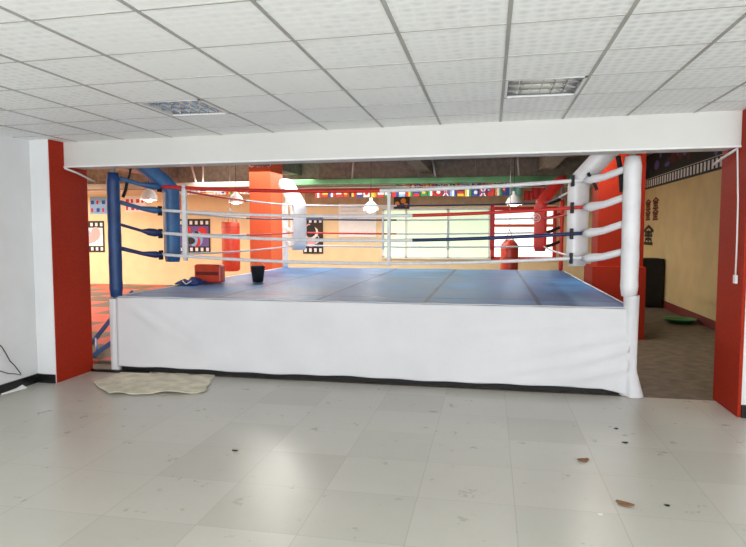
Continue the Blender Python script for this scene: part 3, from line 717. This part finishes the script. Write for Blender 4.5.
for i in range(27):
    x = -4.62 + i * .192; flag(x, 2.735 + .012 * math.sin(i * .5), YFL - .02, SPEC[(i * 1) % 27], 'small %s %s flag on the lower string')
for i in range(16):
    x = -2.45 + i * .192; flag(x, 2.915, YFL + .32, SPEC[(i * 7 + 3) % 27], 'small %s %s flag on the upper string', .165, .14)
for i in range(12):
    x = -8.9 + i * .2; flag(x, 2.84, YFL + .2, [('h', 'white', 'white', 'lightblue'), ('h', 'white', 'yellow', 'white'), ('v', 'white', 'pink', 'white'), ('o', 'white', 'blue')][i % 4] if i % 4 or i == 0 else SPEC[(i * 5) % 27], 'small %s %s flag left of the orange pillar, ' + ['at the left end', 'second from left', 'third from left', 'fourth from left', 'fifth from left', 'sixth from left', 'sixth from right', 'fifth from right', 'fourth from right', 'third from right', 'second from right', 'at the right end'][i], .165, .14)
for (a, b_, z, y, lb) in ((HXL, HXR, 2.838, YFL - .02, 'thin cord carrying the lower row of flags'), (HXL, HXR, 2.985, YFL + .32, 'thin cord carrying the upper row of flags'), (HXL, HXR, 2.91, YFL + .2, 'thin cord carrying the pale flags left of the orange pillar')):
    bm = B(); tube(bm, [(a + (b_ - a) * i / 12, y, z) for i in range(13)], .009, 6); tag(obj('flag_string', bm, M['wrope'], base=((a + b_) / 2, y, z)), lb, 'string')
# teal cloth and red banners near the red corner
bm = B(); g = at(515, 189, 'Y', 16.5); grid(bm, 12, 6, lambda u, v: (g.x - .17 + .34 * u, 16.5 + .02 * math.sin(u * 14), g.z + .22 - .44 * v))
tag(obj('hanging_cloth', bm, M['teal'], base=(g.x, 16.5, g.z), solid=.005), 'teal cloth hanging above the lamp near the red corner', 'cloth')
for (a, b_, c_, d_, lb) in ((524, 533, 191, 200, 'small red banner left of the larger red one'), (532, 545, 184, 199, 'larger red banner behind the red corner cushion')):
    p0 = at(a, c_, 'Y', 16.6); p1 = at(b_, d_, 'Y', 16.6); bm = B(); grid(bm, 10, 4, lambda u, v: (p0.x + (p1.x - p0.x) * u, 16.6 + .015 * math.sin(u * 12), p0.z + (p1.z - p0.z) * v))
    tag(obj('red_banner', bm, FM['red'], base=(p0.x, 16.6, p0.z), solid=.004), lb, 'banner')

# ------------------------------------------------------------------ right wall: film banner and characters
t = thing('film_banner', 'long dark banner with a film strip edge high on the ochre wall', 'banner', (HXR, 12, 2.77))
bx_ = HXR - .02
bxo('panel', FM['black'], t, bx_, HXR, 8.0, 17.3, 2.77, 3.6)
bm = B(); n = 46
for k in range(n):
    y = 8.1 + 9.1 * k / n; box(bm, bx_ - .004, bx_, y, y + .10, 2.81, 2.98, 3)
rnd = random.Random(5)
box(bm, bx_ - .003, bx_, 8.05, 17.2, 3.005, 3.015, 3)
for k in range(46):
    y = 8.2 + rnd.random() * 8.8; z = 3.1 + rnd.random() * .42; r1, r2 = .07 + rnd.random() * .14, .04 + rnd.random() * .12; n_ = 9
    f = bm.faces.new([bm.verts.new((bx_ - .004 - .0003 * k, y + r1 * math.cos(q * 2 * PI / n_) * (1 + .3 * rnd.random()), z + r2 * math.sin(q * 2 * PI / n_))) for q in range(n_)]); f.material_index = rnd.choice([0, 0, 1, 2, 2, 1, 0])
obj('printed_film', bm, [FM['purple'], mat('print_dark_red', (.14, .02, .02), .7), mat('print_dark_teal', (.03, .06, .1), .7), FM['white']], t)
def glyph(name, y, z, s, mm, label):
    bm = B(); xx = HXR - .006
    def st(y0, z0, y1, z1, w=.14):
        a_ = Vector((xx, y + y0 * s * 1.15, z + z0 * s * .28)); b_ = Vector((xx, y + y1 * s * 1.15, z + z1 * s * .28)); d = (b_ - a_).normalized(); nn = Vector((0, -d.z, d.y)) * w * s * .33
        lo = [a_ - nn, a_ + nn, b_ + nn, b_ - nn]; quad_box(bm, [p + Vector((.004, 0, 0)) for p in lo] + [p - Vector((.002, 0, 0)) for p in lo])
    st(0, 1, -.5, .45); st(0, 1, .5, .45); st(-.35, .35, .35, .35); st(0, .6, 0, -.9, .16); st(-.4, 0, .4, 0); st(-.3, -.35, -.3, -.9); st(.3, -.35, .3, -.9); st(-.45, -.9, .45, -.9); st(-.3, -.4, .3, -.4)
    tag(obj(name, bm, mm, base=(xx, y, z)), label, 'wall writing')
g1 = at(655.5, 216, 'X', HXR); g2 = at(648, 217, 'X', HXR); g3 = at(648.5, 237, 'X', HXR)
glyph('painted_character', g1.y, g1.z + .30, .46, M['dkred'], 'dark red painted character on the ochre wall, upper right one')
glyph('painted_character', g1.y, g1.z + .03, .44, M['dkred'], 'dark red painted character on the ochre wall, lower right one')
glyph('painted_character', g2.y, g2.z + .30, .44, M['dkred'], 'dark red painted character nearest the white post, upper one')
glyph('painted_character', g2.y, g2.z + .04, .42, M['dkred'], 'dark red painted character nearest the white post, lower one')
glyph('painted_character', g3.y, g3.z + .04, .8, M['mblack'], 'small black painted character below the dark red ones')

# ------------------------------------------------------------------ light
def area(name, loc, rot, sx, sy, e, col=(1, 1, 1), spread=PI):
    l = bpy.data.lights.new(name, 'AREA'); l.shape = 'RECTANGLE'; l.size = sx; l.size_y = sy; l.energy = e; l.color = col; l.spread = spread
    o = bpy.data.objects.new(name, l); COL.objects.link(o); o.location = loc; o.rotation_euler = rot; return o
area('window_daylight', (-2.3, YBACK - .02, 1.45), (PI / 2 + .42, 0, 0), 3.6, 1.8, 190, (.97, .99, 1))  # unseen lamps added to fill the front room, tilted up to brighten the ceiling
area('window_daylight', (2.3, YBACK - .02, 1.45), (PI / 2 + .42, 0, .25), 3.6, 1.8, 290, (.97, .99, 1))
for i, (x, y, e, sx_, sy_) in enumerate(((-4.2, 11.8, 95, .6, 3.4), (1.5, 9.7, 42, .4, 1.8), (-11.6, 10.3, 400, 1.6, 2.6), (-3, 14.2, 210, 6, 2.4), (-13.2, 14.2, 300, 1.6, 1.6), (-6.5, 15.6, 90, 3.5, 1))):
    area('hall_lamp_light', (x, y, 3.16), (0, 0, 0), sx_, sy_, e, (1, .96, .88))
w = bpy.data.worlds.new('world'); SC.world = w; w.use_nodes = True
w.node_tree.nodes['Background'].inputs[0].default_value = (.9, .95, 1, 1); w.node_tree.nodes['Background'].inputs[1].default_value = .6
SC.view_settings.view_transform = 'Standard'; SC.view_settings.look = 'None'; SC.view_settings.gamma = 1; SC.view_settings.exposure = 0
for o in bpy.data.objects:
    if '_org' in o: del o['_org']
